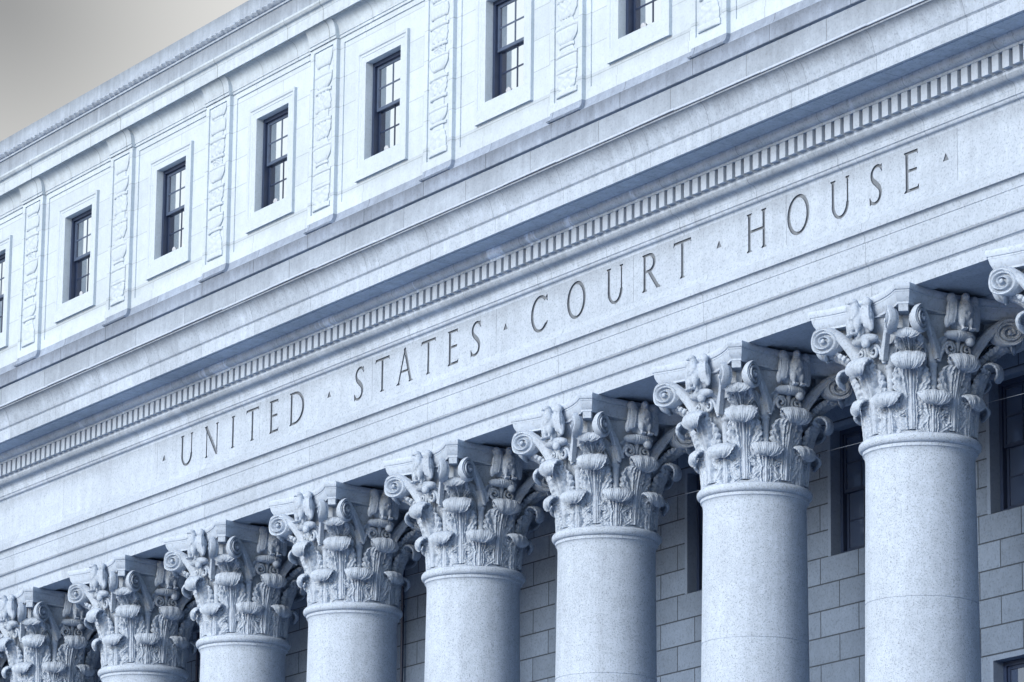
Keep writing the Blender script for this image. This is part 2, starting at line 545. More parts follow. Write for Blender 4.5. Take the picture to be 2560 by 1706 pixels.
def arc(cx, cy, rx, ry, a0, a1, w0, w1, n=40, thick_side=0.0):
    a = np.linspace(R(a0), R(a1), n)
    pts = np.stack([cx+rx*np.cos(a), cy+ry*np.sin(a)], -1)
    wd = w0 + (w1-w0)*np.abs(np.cos(a - R(thick_side)))**1.3
    return [stroke(pts, wd).tolist()]
def line(p, q, t0, t1=None):
    return [stroke([p, ((p[0]+q[0])/2, (p[1]+q[1])/2), q], [t0, ((t0+(t1 or t0))/2), t1 or t0]).tolist()]
def glyph(c):
    add, sub = [], []
    if c == 'I': w_ = 0.27; add = stem(w_/2)
    elif c == 'U':
        w_ = 0.93; add = stem(0.16, s0=False, y0=0.33) + stem(w_-0.15, TN, s0=False, y0=0.33) + arc((0.16+w_-0.15)/2, 0.37, (w_-0.31)/2, 0.34, 180, 360, TN, TH, thick_side=170)
    elif c == 'N':
        w_ = 0.96; add = stem(0.15, TN, s1=False) + stem(w_-0.13, TN, s0=False, y0=0.0) + line((0.09, 0.99), (w_-0.13, 0.03), TH*1.05) + [[(0.0, 1.0), (0.2, 1.0), (0.15, 0.93), (0.0, 0.975)]]
    elif c == 'T':
        w_ = 0.86; add = stem(w_/2, s1=False) + arm(w_/2, 0.03, 1-TN/2, fl=-0.13) + arm(w_/2, w_-0.03, 1-TN/2, fl=-0.13)
    elif c == 'E':
        w_ = 0.57; add = stem(0.12) + arm(0.1, w_-0.03, 1-TN/2, fl=-0.13) + arm(0.1, w_-0.07, 0.52, fl=0.06) + arm(0.1, w_-0.07, 0.52, fl=-0.06) + arm(0.1, w_, TN/2, fl=0.15)
    elif c == 'D':
        w_ = 0.92; add = stem(0.13) + arc(0.33, 0.5, w_-0.33-TH/2, 0.5-TN/2, -90, 90, TN, TH) + [[(0.1, 0), (0.36, 0), (0.36, TN), (0.1, TN)], [(0.1, 1-TN), (0.36, 1-TN), (0.36, 1), (0.1, 1)]]
    elif c == 'O':
        w_ = 0.94; add = arc(w_/2, 0.5, w_/2-TH/2, 0.51-TN/2, 0, 360, TN, TH, 72, thick_side=8)
    elif c == 'C':
        w_ = 0.86; add = arc(0.47, 0.5, 0.47-TH/2, 0.51-TN/2, 48, 318, TN, TH, 60) + [[(0.72, 0.90), (w_-0.03, 1.0), (w_, 0.80), (w_-0.04, 0.80), (w_-0.10, 0.86)], [(0.74, 0.06), (w_-0.02, 0.16), (w_, 0.25), (w_-0.04, 0.25), (w_-0.10, 0.18)]]
    elif c == 'S':
        w_ = 0.58
        pts = [(0.52, 0.87), (0.44, 0.945), (0.33, 0.965), (0.2, 0.93), (0.115, 0.83), (0.105, 0.72), (0.16, 0.62), (0.27, 0.54), (0.38, 0.46), (0.465, 0.37), (0.485, 0.25), (0.435, 0.12), (0.32, 0.045), (0.19, 0.035), (0.09, 0.08), (0.04, 0.14)]
        P_ = np.array(pts)
        tt = np.linspace(0, 1, len(P_)); t2 = np.linspace(0, 1, 60)
        # Catmull-like smoothing by repeated averaging of a dense polyline
        D_ = np.stack([np.interp(t2, tt, P_[:, 0]), np.interp(t2, tt, P_[:, 1])], -1)
        for _ in range(6):
            D_[1:-1] = (D_[:-2] + 2*D_[1:-1] + D_[2:])/4
        wd = TN + (TH*1.12-TN)*np.exp(-((t2-0.5)/0.22)**2)
        add = [stroke(D_, wd).tolist(), [(0.44, 0.94), (0.535, 0.985), (0.55, 0.79), (0.515, 0.79), (0.48, 0.86)], [(0.12, 0.055), (0.02, 0.015), (0.005, 0.22), (0.04, 0.22), (0.08, 0.13)]]
    elif c == 'A':
        w_ = 0.96; add = line((0.12, 0.0), (0.475, 0.97), TN) + line((0.46, 1.03), (w_-0.13, 0.0), TH) + [[(0.26, 0.32), (0.7, 0.32), (0.7, 0.32+TN*0.9), (0.26, 0.32+TN*0.9)]]
        for xx, h_ in ((0.12, 0.11), (w_-0.13, 0.13)):
            add.append([(xx-h_, 0), (xx+h_, 0), (xx+h_, 0.02), (xx+h_*0.4, 0.055), (xx-h_*0.4, 0.055), (xx-h_, 0.02)])
    elif c == 'R':
        w_ = 0.87; add = stem(0.13) + arc(0.33, 0.745, 0.255, 0.255-TN/2, -90, 90, TN, TH) + [[(0.1, 1-TN), (0.36, 1-TN), (0.36, 1), (0.1, 1)], [(0.1, 0.49), (0.36, 0.49), (0.36, 0.49+TN), (0.1, 0.49+TN)]] + line((0.34, 0.52), (0.76, 0.02), TH, TH) + [[(0.68, 0.06), (0.78, 0.0), (w_+0.02, -0.01), (w_, 0.03), (0.80, 0.09)]]
    elif c == 'H':
        w_ = 0.92; add = stem(0.14) + stem(w_-0.14) + [[(0.14, 0.52-TN/2), (w_-0.14, 0.52-TN/2), (w_-0.14, 0.52+TN/2), (0.14, 0.52+TN/2)]]
    elif c == '^':
        w_ = 0.24; add = [[(0.0, 0.43), (0.24, 0.43), (0.12, 0.62)]]
    return w_, add
def contours(c):
    w_, polys = glyph(c)
    h_ = 0.011
    xs = np.arange(-0.12, w_+0.12, h_)
    ys = np.arange(-0.10, 1.12, h_)
    P_ = np.stack(np.meshgrid(xs, ys, indexing='ij'), -1)
    F_ = np.full(P_.shape[:2], 1e9)
    for p in polys:
        F_ = np.minimum(F_, sdf_poly(P_, p))
    seg = {}
    def ip(a, b):
        (i, j), (k, l) = a, b
        f0, f1 = F_[i, j], F_[k, l]
        t = f0/(f0-f1)
        return (xs[i]+(xs[k]-xs[i])*t, ys[j]+(ys[l]-ys[j])*t)
    nx, ny = F_.shape
    I = F_ < 0
    for i in range(nx-1):
        col = I[i] | I[i+1]
        for j in range(ny-1):
            q = [(i, j), (i+1, j), (i+1, j+1), (i, j+1)]
            b = [I[p] for p in q]
            sm = sum(b)
            if sm in (0, 4):
                continue
            ent, ext = [], []
            for e in range(4):
                if b[e] and not b[(e+1) % 4]:
                    ext.append(e)
                if not b[e] and b[(e+1) % 4]:
                    ent.append(e)
            for e1 in ext:
                e2 = ent[0] if len(ent) == 1 else (e1-1) % 4
                key = lambda e: tuple(sorted((q[e], q[(e+1) % 4])))
                seg[key(e1)] = key(e2)
    loops = []
    while seg:
        st, nx_ = seg.popitem()
        loop = [st]
        while nx_ != st:
            loop.append(nx_)
            nx_ = seg.pop(nx_)
        loops.append([ip(*k) for k in loop])
    res = []
    for lp in loops:
        if len(lp) < 8:
            continue
        a = np.array(lp)
        keep = [0]
        for i in range(1, len(a)-1):     # drop points on straight runs
            p, q_, r_ = a[keep[-1]], a[i], a[i+1]
            u, v_ = q_-p, r_-q_
            lu, lv = np.linalg.norm(u), np.linalg.norm(v_)
            if lu < 1e-6:
                continue
            cr = abs(u[0]*v_[1]-u[1]*v_[0])/(lu*lv+1e-12)
            if cr > 0.03 or lu > 0.12:
                keep.append(i)
        res.append(a[keep])
    return w_, res
LET = [('^', -29.579, -29.458), ('U', -28.785, -28.155), ('N', -27.671, -27.02), ('I', -26.493, -26.311), ('T', -25.844, -25.269), ('E', -24.825, -24.449), ('D', -23.986, -23.363), ('^', -22.424, -22.275),
       ('S', -21.351, -20.953), ('T', -20.534, -19.96), ('A', -19.707, -19.068), ('T', -18.785, -18.215), ('E', -17.786, -17.4), ('S', -16.957, -16.572), ('^', -15.791, -15.63), ('C', -14.828, -14.253),
       ('O', -13.603, -12.983), ('U', -12.332, -11.725), ('R', -11.17, -10.593), ('T', -10.198, -9.625), ('^', -8.88, -8.72), ('H', -7.996, -7.39), ('O', -6.811, -6.184), ('U', -5.63, -5.033), ('S', -4.544, -4.176), ('E', -3.621, -3.236), ('^', -2.608, -2.46)]
ZB, CAP, YF, DEEP = 1.505, 0.66, 0.33, 0.030
cache = {}
def spline_of(cu, pts):
    sp = cu.splines.new('POLY')
    sp.points.add(len(pts)-1)
    for i, (a, b) in enumerate(pts):
        sp.points[i].co = (a, b, 0, 1)
    sp.use_cyclic_u = True
def fill_mesh(loops):
    cu = bpy.data.curves.new('outline', 'CURVE')
    cu.dimensions = '2D'
    cu.fill_mode = 'BOTH'
    for lp in loops:
        spline_of(cu, lp)
    ob = bpy.data.objects.new('outline', cu)
    COL.objects.link(ob)
    dg = bpy.context.evaluated_depsgraph_get()
    me = bpy.data.meshes.new_from_object(ob.evaluated_get(dg))
    vs = [tuple(v.co) for v in me.vertices]
    fs = [tuple(p.vertices) for p in me.polygons]
    bpy.data.objects.remove(ob)
    bpy.data.curves.remove(cu)
    bpy.data.meshes.remove(me)
    return vs, fs
frieze_e = empty('frieze', (0, 0, 0), house)
holes = []
for (c, xa, xb) in LET:
    if c not in cache:
        cache[c] = contours(c)
    w_, loops = cache[c]
    kx = (xb-xa)/w_
    if c == '^':
        kx = 0.155/w_
        xa = (xa+xb)/2 - 0.0775
    hs = [[(xa + p[0]*kx, ZB + p[1]*CAP) for p in lp] for lp in loops]
    holes += hs
    dp_l = 0.018 if c == '^' else DEEP
    b = MB()
    vs, fs = fill_mesh(hs)
    b.add([(v[0], YF+dp_l, v[1]+ZO) for v in vs], fs)
    for lp in hs:
        n = len(lp)
        v = [(p[0], YF+0.001, p[1]+ZO) for p in lp] + [(p[0], YF+dp_l, p[1]+ZO) for p in lp]
        b.add(v, [(i, (i+1) % n, n+(i+1) % n, n+i) for i in range(n)])
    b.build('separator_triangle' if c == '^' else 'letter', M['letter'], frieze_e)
b = MB()
edge = [X0, -34.388, -29.78-0.25, -22.9, -15.2, -9.2, -2.238+0.3, X1]
# strips between the letters so that every fill stays small
cuts = [X0, -30.2]
for (c, xa, xb), (c2, xc, xd) in zip(LET, LET[1:]):
    cuts.append((xb+xc)/2)
cuts += [-2.0, X1]
for a, d_ in zip(cuts, cuts[1:]):
    lp = [h for h in holes if a < h[0][0] < d_]
    vs, fs = fill_mesh([[(a, 1.401), (d_, 1.401), (d_, 2.24), (a, 2.24)]] + lp)
    b.add([(v[0], YF, v[1]+ZO) for v in vs], fs)
b.box(X0+0.01, X1-0.01, YF+DEEP+0.02, 1.5, 1.5005+ZO, 2.2395+ZO)
b.build('frieze_panel', M['frieze'], frieze_e)

# ---- attic storey
YA = 0.477
WHW = 0.693          # half width of the window openings
WZ0, WZ1 = 6.373, 8.363
ATOP = 9.139
PHW = 0.54           # pilaster half width
PY = YA - 0.085
def ring_faces(b, o, i, yo, yi):
    """flat ring between rectangles o and i = (x0, x1, z0, z1) at depths yo, yi"""
    A = [(o[0], yo, o[2]), (o[1], yo, o[2]), (o[1], yo, o[3]), (o[0], yo, o[3])]
    B = [(i[0], yi, i[2]), (i[1], yi, i[2]), (i[1], yi, i[3]), (i[0], yi, i[3])]
    for k in range(4):
        b.quad(*[(p[0], p[1], p[2]+ZO) for p in (A[k], A[(k+1) % 4], B[(k+1) % 4], B[k])])
attic = MB()
bays = [2.3 - S*k for k in range(-1, 13)]          # window axes
for bx in bays:
    outer = (bx-S/2, bx+S/2, 5.485, ATOP+0.1)
    pan = (bx-1.60, bx+1.60, 5.729, 9.023)
    opn = (bx-WHW, bx+WHW, WZ0, WZ1)
    ring_faces(attic, outer, pan, YA, YA)
    ring_faces(attic, pan, pan, YA, YA+0.024)
    ring_faces(attic, pan, opn, YA+0.024, YA+0.024)
    ring_faces(attic, opn, opn, YA+0.024, YA+0.55)
    attic.quad(*[(x_, YA+0.55, z_+ZO) for x_, z_ in ((opn[0], opn[2]), (opn[1], opn[2]), (opn[1], opn[3]), (opn[0], opn[3]))])
attic.build('attic_wall', M['attic'], house)

def rect_ring(b, prof, hw, z0, z1, sides):
    """moulded frame round an opening; prof = (fraction outward, y); sides = widths (side, bottom, top)"""
    loops = []
    for (t, y) in prof:
        loops.append([(-hw-t*sides[0], y, z0-t*sides[1]), (hw+t*sides[0], y, z0-t*sides[1]), (hw+t*sides[0], y, z1+t*sides[2]), (-hw-t*sides[0], y, z1+t*sides[2])])
    for A, B in zip(loops, loops[1:]):
        for k in range(4):
            b.quad(*[(p[0], p[1], p[2]+ZO) for p in (A[k], A[(k+1) % 4], B[(k+1) % 4], B[k])])
def framed(b, x0, x1, z0, z1, t, y0, y1):
    b.box(x0, x0+t, y0, y1, z0+ZO, z1+ZO)
    b.box(x1-t, x1, y0, y1, z0+ZO, z1+ZO)
    b.box(x0+t, x1-t, y0+0.001, y1-0.001, z0+ZO, z0+t+ZO)
    b.box(x0+t, x1-t, y0+0.001, y1-0.001, z1-t+ZO, z1+ZO)
def sash_window(root, hw, z0, z1, y, pane_mat, dp_=0.03, latch=False):
    """double hung sash behind a reveal: frame, two sashes with their bars, panes"""
    b = MB()
    framed(b, -hw+0.001, hw-0.001, z0+0.001, z1-0.001, 0.085, y, y+dp_+0.20)
    b.build('window_frame', M['bronze'], root)
    zm = (z0+z1)/2 + 0.02
    i = hw - 0.085
    for nm, a, d_, yy in (('upper_sash', zm-0.03, z1-0.085, y+dp_), ('lower_sash', z0+0.085, zm+0.03, y+dp_+0.055)):
        b = MB()
        t = 0.062
        framed(b, -i+0.002, i-0.002, a, d_, t, yy, yy+0.05)
        b.box(-0.016, 0.016, yy+0.008, yy+0.04, a+t+ZO, d_-t+ZO)
        zc = (a+d_)/2
        b.box(-i+t, i-t, yy+0.010, yy+0.038, zc-0.015+ZO, zc+0.015+ZO)
        s_ = b.build(nm, M['bronze2'] if nm == 'upper_sash' and not latch else M['bronze'], root)
        p = MB()
        p.box(-i+t-0.01, i-t+0.01, yy+0.018, yy+0.030, a+t-0.01+ZO, d_-t+0.01+ZO)
        p.build('pane', pane_mat, root)
    return root
win = empty('attic_window', (bays[0], 0, 0), house)
b = MB()
sprof = [(0.0, YA+0.20), (0.0, YA-0.004), (0.50, YA-0.004), (0.54, YA-0.014), (0.72, YA-0.016), (0.75, YA-0.028), (0.80, YA-0.038), (1.0, YA-0.042), (1.0, YA+0.03)]
rect_ring(b, sprof, WHW-0.002, WZ0+0.002, WZ1-0.002, (0.315, 0.385, 0.25))
b.build('stone_surround', M['relief'], win)
b = MB()
b.box(-WHW-0.315+0.004, WHW+0.315-0.065, YA-0.035, YA-0.0035, WZ0-0.383+ZO, WZ0-0.125+ZO)
b.build('stone_sill', M['relief'], win)
sash_window(win, WHW, WZ0, WZ1, YA+0.155, M['pane_high'], dp_=0.055)
b = MB()
b.ell((-0.30, YA+0.262, WZ0+0.19+ZO), (0.075, 0.012, 0.055))
b.ell((-0.24, YA+0.261, WZ0+0.175+ZO), (0.045, 0.011, 0.035))
b.build('curtain_bunch', M['cloth'], win, smooth=180)
def copy_tree(o, parent=None, loc=None):
    c_ = o.copy()
    COL.objects.link(c_)
    if parent:
        c_.parent = parent
    if loc is not None:
        c_.location = loc
    for ch in list(o.children):
        copy_tree(ch, c_)
    return c_
for bx in bays[1:]:
    copy_tree(win, house, (bx, 0, 0))

# pilasters with carved candelabra reliefs
def relief_mesh(kind):
    """stack of urns, shells and plaques in low relief: half widths by height, each with its own crown"""
    z0, z1 = 5.744, 9.026
    # sections from the foot up: (height share, half width at bottom, at top, proud, flutes, bow)
    A_ = [(.035, .34, .34, .060, 0, 0), (.11, .30, .22, .050, 2, .05), (.03, .20, .20, .035, 0, 0), (.02, .31, .31, .062, 0, 0), (.075, .17, .33, .060, 7, .05), (.02, .35, .35, .066, 0, 0), (.05, .20, .20, .030, 0, 0), (.022, .31, .31, .06, 0, 0),
          (.10, .22, .30, .048, 3, .04), (.018, .34, .34, .062, 0, 0), (.03, .24, .19, .03, 0, 0), (.085, .18, .35, .062, 8, .05), (.018, .37, .37, .066, 0, 0), (.05, .22, .22, .03, 4, 0), (.02, .30, .30, .058, 0, 0), (.10, .24, .28, .046, 3, .05),
          (.022, .34, .34, .062, 0, 0), (.035, .22, .22, .03, 0, 0), (.085, .30, .30, .052, 5, .04), (.02, .22, .22, .04, 0, 0), (.075, .26, .36, .060, 6, .03)]
    B_ = [(.03, .35, .35, .060, 0, 0), (.095, .24, .32, .050, 2, .03), (.018, .35, .35, .062, 0, 0), (.07, .34, .34, .050, 0, 0), (.018, .36, .36, .064, 0, 0), (.03, .28, .20, .035, 0, 0), (.018, .25, .25, .055, 0, 0), (.085, .20, .37, .062, 8, .05), (.018, .385, .385, .068, 0, 0),
          (.035, .26, .18, .03, 0, 0), (.10, .20, .32, .05, 4, .06), (.02, .34, .34, .06, 0, 0), (.05, .22, .22, .032, 0, 0), (.11, .30, .24, .048, 3, .05), (.02, .32, .32, .06, 0, 0), (.075, .17, .34, .06, 7, .05), (.02, .36, .36, .066, 0, 0), (.04, .2, .2, .03, 0, 0), (.10, .25, .37, .058, 5, .02)]
    T = B_ if kind else A_
    tot = sum(t[0] for t in T)
    us = np.linspace(-1, 1, 37)
    rng = np.random.RandomState(3+kind)
    v = []
    zc_ = z0
    n = 0
    for (hh, w0, w1, pr_, fl, bow) in T:
        H = (z1-z0)*hh/tot
        m_ = 4 if hh < 0.028 else 11
        ph = rng.rand()*6
        for i in range(m_+1):
            t = i/m_
            z = zc_ + H*(0.02 + 0.96*t)
            w_ = w0 + (w1-w0)*t**0.8 + bow*math.sin(pi*t) + (0.012*math.cos(t*17+ph) if fl in (2, 3, 4) else 0)
            round_ = min(1, 6*min(t, 1-t)+0.35)
            for u in us:
                rd = pr_*(0.42 + 0.58*(1-abs(u)**4))*(0.55+0.45*round_)
                if fl >= 5:
                    rd += 0.016*(abs(math.cos(u*pi*fl/2)) - 0.5)*(1-u**6)*min(1, 8*min(t, 1-t)+0.2)
                elif fl >= 2:
                    rd += 0.020*math.cos(u*pi*fl + 2.6*math.sin(t*7+ph)*(1 if u > 0 else -1))*math.sin(t*9+ph)*(1-u**4)
                v.append((u*w_, PY+0.026-0.85*max(rd, 0.012), z+ZO))
            v.append((-w_, PY+0.034, z+ZO))
            v.append((w_, PY+0.034, z+ZO))
            n += 1
        zc_ += H
    k = len(us)+2
    f = []
    for i in range(n-1):
        for j in range(len(us)-1):
            f.append((i*k+j, i*k+j+1, (i+1)*k+j+1, (i+1)*k+j))
        f.append((i*k+k-2, i*k, (i+1)*k, (i+1)*k+k-2))
        f.append((i*k+k-3, i*k+k-1, (i+1)*k+k-1, (i+1)*k+k-3))
    f.append(tuple([k-2] + list(range(len(us))) + [k-1]))
    f.append(tuple(([k-2] + list(range(len(us))) + [k-1])[::-1][q] + (n-1)*k for q in range(len(us)+2)))
    return v, f
pil = []
for kind in (0, 1):
    p = empty('pilaster', (-S*kind, 0, 0), house)
    b = MB()
    fo = (-PHW, PHW, 5.525, ATOP+0.02)
    fi = (-0.405, 0.395, 5.684, 9.056)
    ring_faces(b, fo, fi, PY, PY)
    ring_faces(b, fi, fi, PY, PY+0.030)
    b.quad(*[(x_, PY+0.030, z_+ZO) for x_, z_ in ((fi[0], fi[2]), (fi[1], fi[2]), (fi[1], fi[3]), (fi[0], fi[3]))])
    for sx in (-1, 1):
        b.quad((sx*PHW, PY, fo[2]+ZO), (sx*PHW, YA+0.02, fo[2]+ZO), (sx*PHW, YA+0.02, fo[3]+ZO), (sx*PHW, PY, fo[3]+ZO))
    # flared foot on the sloping plinth top
    b.build('pilaster_body', M['attic'], p)
    q = quarter((PY+0.001, 5.525), (PY-0.085, 5.356), 'z', 5) + [(PY-0.06, 5.331), (0.6, 5.316), (0.6, 5.525)]
    v = [(x_, y_, z_+ZO) for x_ in (-PHW+0.001, PHW-0.001) for (y_, z_) in q]
    kq = len(q)
    mesh('pilaster_foot', v, [(j, kq+j, kq+j+1, j+1) for j in range(kq-1)] + [tuple(range(kq)), tuple(range(kq, 2*kq))[::-1]], M['plinth'], p, smooth=40)
    v, f = relief_mesh(kind)
    mesh('carved_relief', v, f, M['relief'], p, smooth=50)
    # cove breaking forward over the pilaster
    cv = [(PY-0.02, ATOP), (PY-0.032, ATOP), (PY-0.032, ATOP+0.03), (PY-0.022, ATOP+0.036), (PY-0.022, ATOP+0.060), (PY-0.042, ATOP+0.066), (PY-0.042, ATOP+0.098)] + quarter((PY-0.044, ATOP+0.104), (PY-0.196, 9.532), 'z', 8) + [(YA+0.1, 9.532), (YA+0.1, ATOP)]
    v = [(x_, y_, z_+ZO) for x_ in (-PHW-0.012, PHW+0.012) for (y_, z_) in cv]
    kq = len(cv)
    mesh('cove_cap', v, [(j, kq+j, kq+j+1, j+1) for j in range(kq-1)] + [tuple(range(kq)), tuple(range(kq, 2*kq))[::-1]], M['upper'], p, smooth=30)
    pil.append(p)
for k in range(2, 13):
    copy_tree(pil[k % 2], house, (-S*k, 0, 0))
copy_tree(pil[1], house, (S, 0, 0))

cv = [(YA+0.1, ATOP), (YA-0.028, ATOP), (YA-0.028, ATOP+0.03), (YA-0.018, ATOP+0.036), (YA-0.018, ATOP+0.060), (YA-0.036, ATOP+0.066), (YA-0.036, ATOP+0.098)] + quarter((YA-0.038, ATOP+0.104), (YA-0.245, 9.519), 'z', 8) + [(YA-0.245, 9.534), (YA+0.1, 9.534)]
run('attic_cove', cv, X0, X1, M['upper'], house)
YK = 0.192
cr = [(1.6, 9.534), (YK, 9.534), (YK, 9.767)] + ogee((YK-0.006, 9.772), (YK-0.09, 9.902), 'z', 5) + [(YK-0.095, 9.907), (YK-0.095, 9.947), (1.6, 9.951)]
run('attic_cornice', cr, X0, X1, M['upper'], house)
YP = 0.23
pp = [(1.0, 9.952), (YP, 9.952), (YP, 10.359), (YP-0.03, 10.364), (YP-0.03, 10.404), (YP+0.01, 10.409), (YP+0.01, 10.55), (YP-0.012, 10.553), (YP-0.012, 10.877), (1.0, 10.916)]
parapet = run('parapet', pp, X0, X1, M['parapet'], house)
# bound-leaf moulding
n = int((X1-X0)/0.03)
v, f = [], []
ka = 9
for i in range(n+1):
    x_ = X0 + (X1-X0)*i/n
    ph = (x_ % 0.92)/0.92
    band = 1.0 if (ph < 0.12 or 0.46 < ph < 0.52) else 0.0
    bump_ = 0.58 + 0.42*abs(math.sin(x_*pi/0.23 + 0.5*math.sin(x_*2.1))) if not band else 1.0
    for j in range(ka):
        a = -pi/2 + pi*j/(ka-1)
        rr_ = 0.115*bump_*(1 + 0.14*math.cos(5*a)*(1-band))
        v.append((x_, YP+0.006-rr_*math.cos(a)*0.95, 10.48+0.072*math.sin(a)+ZO))
for i in range(n):
    for j in range(ka-1):
        f.append((i*ka+j, (i+1)*ka+j, (i+1)*ka+j+1, i*ka+j+1))
mesh('leaf_moulding', v, f, M['parapet'], parapet, smooth=50)
b = MB()
b.box(X0, X1, 1.0005, 22, 10.70+ZO, 10.84+ZO)
b.build('roof', M['roof'], house)
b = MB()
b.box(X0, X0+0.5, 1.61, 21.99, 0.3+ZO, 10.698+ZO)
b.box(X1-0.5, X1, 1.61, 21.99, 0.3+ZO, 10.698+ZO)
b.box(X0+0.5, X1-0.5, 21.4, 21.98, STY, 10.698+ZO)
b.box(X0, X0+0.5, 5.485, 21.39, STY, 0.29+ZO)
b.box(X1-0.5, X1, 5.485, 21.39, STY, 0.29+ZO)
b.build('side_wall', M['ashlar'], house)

# ---- portico wall, its windows and ceiling
YW = 4.93
LHW = 0.592
rows = [(-2.445, -0.16), (-8.1, -4.93)]
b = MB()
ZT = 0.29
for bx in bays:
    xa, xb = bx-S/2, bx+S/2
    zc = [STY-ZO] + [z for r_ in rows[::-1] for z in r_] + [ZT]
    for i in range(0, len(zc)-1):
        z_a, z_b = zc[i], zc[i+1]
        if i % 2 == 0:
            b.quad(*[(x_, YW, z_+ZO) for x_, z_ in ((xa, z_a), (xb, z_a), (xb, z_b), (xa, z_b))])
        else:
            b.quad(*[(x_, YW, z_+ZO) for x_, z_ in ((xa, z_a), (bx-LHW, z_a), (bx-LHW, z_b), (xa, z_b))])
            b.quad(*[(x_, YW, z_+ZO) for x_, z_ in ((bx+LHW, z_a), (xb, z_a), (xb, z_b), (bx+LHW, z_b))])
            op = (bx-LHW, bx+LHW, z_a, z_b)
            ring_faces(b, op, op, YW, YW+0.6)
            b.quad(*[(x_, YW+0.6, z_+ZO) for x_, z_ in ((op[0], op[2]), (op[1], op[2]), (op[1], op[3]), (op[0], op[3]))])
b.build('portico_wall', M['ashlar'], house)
protos = []
for zi, (za, zb_) in enumerate(rows):
    wn = empty('portico_window', (bays[0], 0, 0), house)
    b = MB()
    rect_ring(b, [(0, YW+0.2), (0, YW-0.010), (1, YW-0.010), (1, YW+0.01)], LHW-0.002, za+0.002, zb_-0.002, (0.085, 0.0, 0.085))
    b.build('stone_margin', M['margin'], wn)
    sash_window(wn, LHW, za, zb_, YW+0.20, M['pane_low'], latch=True)
    b = MB()
    b.box(-0.09, -0.065, YW+0.31, YW+0.324, za+0.10+ZO, za+0.16+ZO)
    b.build('sash_lift', M['cloth'], wn)
    b = MB()
    x_ = 0.30
    for i in range(5):
        b.box(x_+0.032*i, x_+0.032*i+0.02, YW+0.335-0.002*(i % 2), YW+0.3405, za+0.16+0.02*i+ZO, za+1.0+ZO)
    b.build('window_shade', M['blind'], wn)
    protos.append(wn)
    for bx in bays[1:]:
        copy_tree(wn, house, (bx, 0, 0))
b = MB()
b.box(X0, X1, 2.2705, 5.6, 0.2905+ZO, 0.45+ZO)
for k in range(-1, 13):        # ceiling beams from column to wall
    b.box(-S*k-0.55, -S*k+0.55, 2.271, YW-0.001, 0.12+ZO, 0.2900+ZO)
b.build('portico_ceiling', M['margin'], house)
b = MB()
b.tube([(-27.26, YW-0.10, z_+ZO) for z_ in (0.28, -6, STY-ZO)], 0.036, 12)
for z_ in (-1.2, -4.2, -7.2):
    b.tube([(-27.26, YW-0.10, z_+ZO), (-27.26, YW-0.10, z_+0.05+ZO)], 0.047, 12)
dp = b.build('drainpipe', M['bronze'], house, smooth=40)
d2 = dp.copy()
COL.objects.link(d2)
d2.location.x = -9.41

# ------------------------------------------------------------------ column
ZR = -2.195           # capital bottom
col = empty('column', (0, YC, ZO), house)
def lathe(name, prof, mat, parent, n=96, smooth=35):
    v, f = [], []
    k = len(prof)
    for i in range(n):
        a = 2*pi*i/n
        for (r_, z_) in prof:
            v.append((r_*math.cos(a), r_*math.sin(a), z_))
    for i in range(n):
        for j in range(k-1):
            f.append((i*k+j, ((i+1) % n)*k+j, ((i+1) % n)*k+j+1, i*k+j+1))
    return mesh(name, v, f, mat, parent, smooth=smooth)
zb = STY - ZO
def ent(z_):
    t = (-2.5 - z_)/12.0
    return 0.862 + 0.135*t - 0.0*t*t
prof = [(0.3, zb+0.55), (1.06, zb+0.55), (1.06, zb+0.60), (1.01, zb+0.70)]
for z_ in np.linspace(zb+0.75, -4.80, 10):
    prof.append((ent(z_), z_))
prof += [(ent(-4.79), -4.792), (ent(-4.79)-0.008, -4.787), (ent(-4.79)-0.008, -4.775), (ent(-4.77), -4.770)]
for z_ in np.linspace(-4.7, -2.56, 6):
    prof.append((ent(z_), z_))
prof += [(r_, z_) for r_, z_ in quarter((0.863, -2.53), (0.905, -2.405), 'z', 6)] + [(0.907, -2.355), (0.5, -2.354)]
lathe('shaft', prof, M['shaft'], col)
prof = [(0.5, -2.3535), (0.90, -2.3535)] + [(0.900+0.068*math.cos(a), -2.277+0.0765*math.sin(a)) for a in np.linspace(-pi/2, pi/2, 14)] + [(0.5, -2.2005)]
lathe('astragal', prof, M['shaft'], col)
prof = [(0.9, zb+0.0), (0.9, zb+0.25)] + [(1.15+0.15*math.cos(a), zb+0.35+0.10*math.sin(a)) for a in np.linspace(-pi/2, pi/2, 8)] + [(1.10, zb+0.46)] + [(1.06+0.06*math.cos(a), zb+0.505+0.044*math.sin(a)) for a in np.linspace(-pi/2, pi/2, 6)] + [(0.4, zb+0.5495)]
lathe('column_base', prof, M['shaft'], col)
b = MB()
b.box(-1.34, 1.34, -1.34, 1.34, zb+0.001, zb+0.2495)
b.build('base_plinth', M['shaft'], col)

def bell_r(h):
    """bell radius at height h above the capital bottom"""
    if h < 1.05:
        return 0.79 + 0.03*h
    return 0.8215 + 0.17*((h-1.05)/0.84)**2
prof = [(0.5, ZR-0.004), (0.86, ZR-0.004), (0.862, ZR+0.03), (0.835, ZR+0.04)] + [(bell_r(h), ZR+h) for h in np.linspace(0.06, 1.86, 16)] + [(1.03, ZR+1.865), (1.03, ZR+1.885), (0.5, ZR+1.886)]
bell = lathe('capital_bell', prof, M['capital'], col, 64)

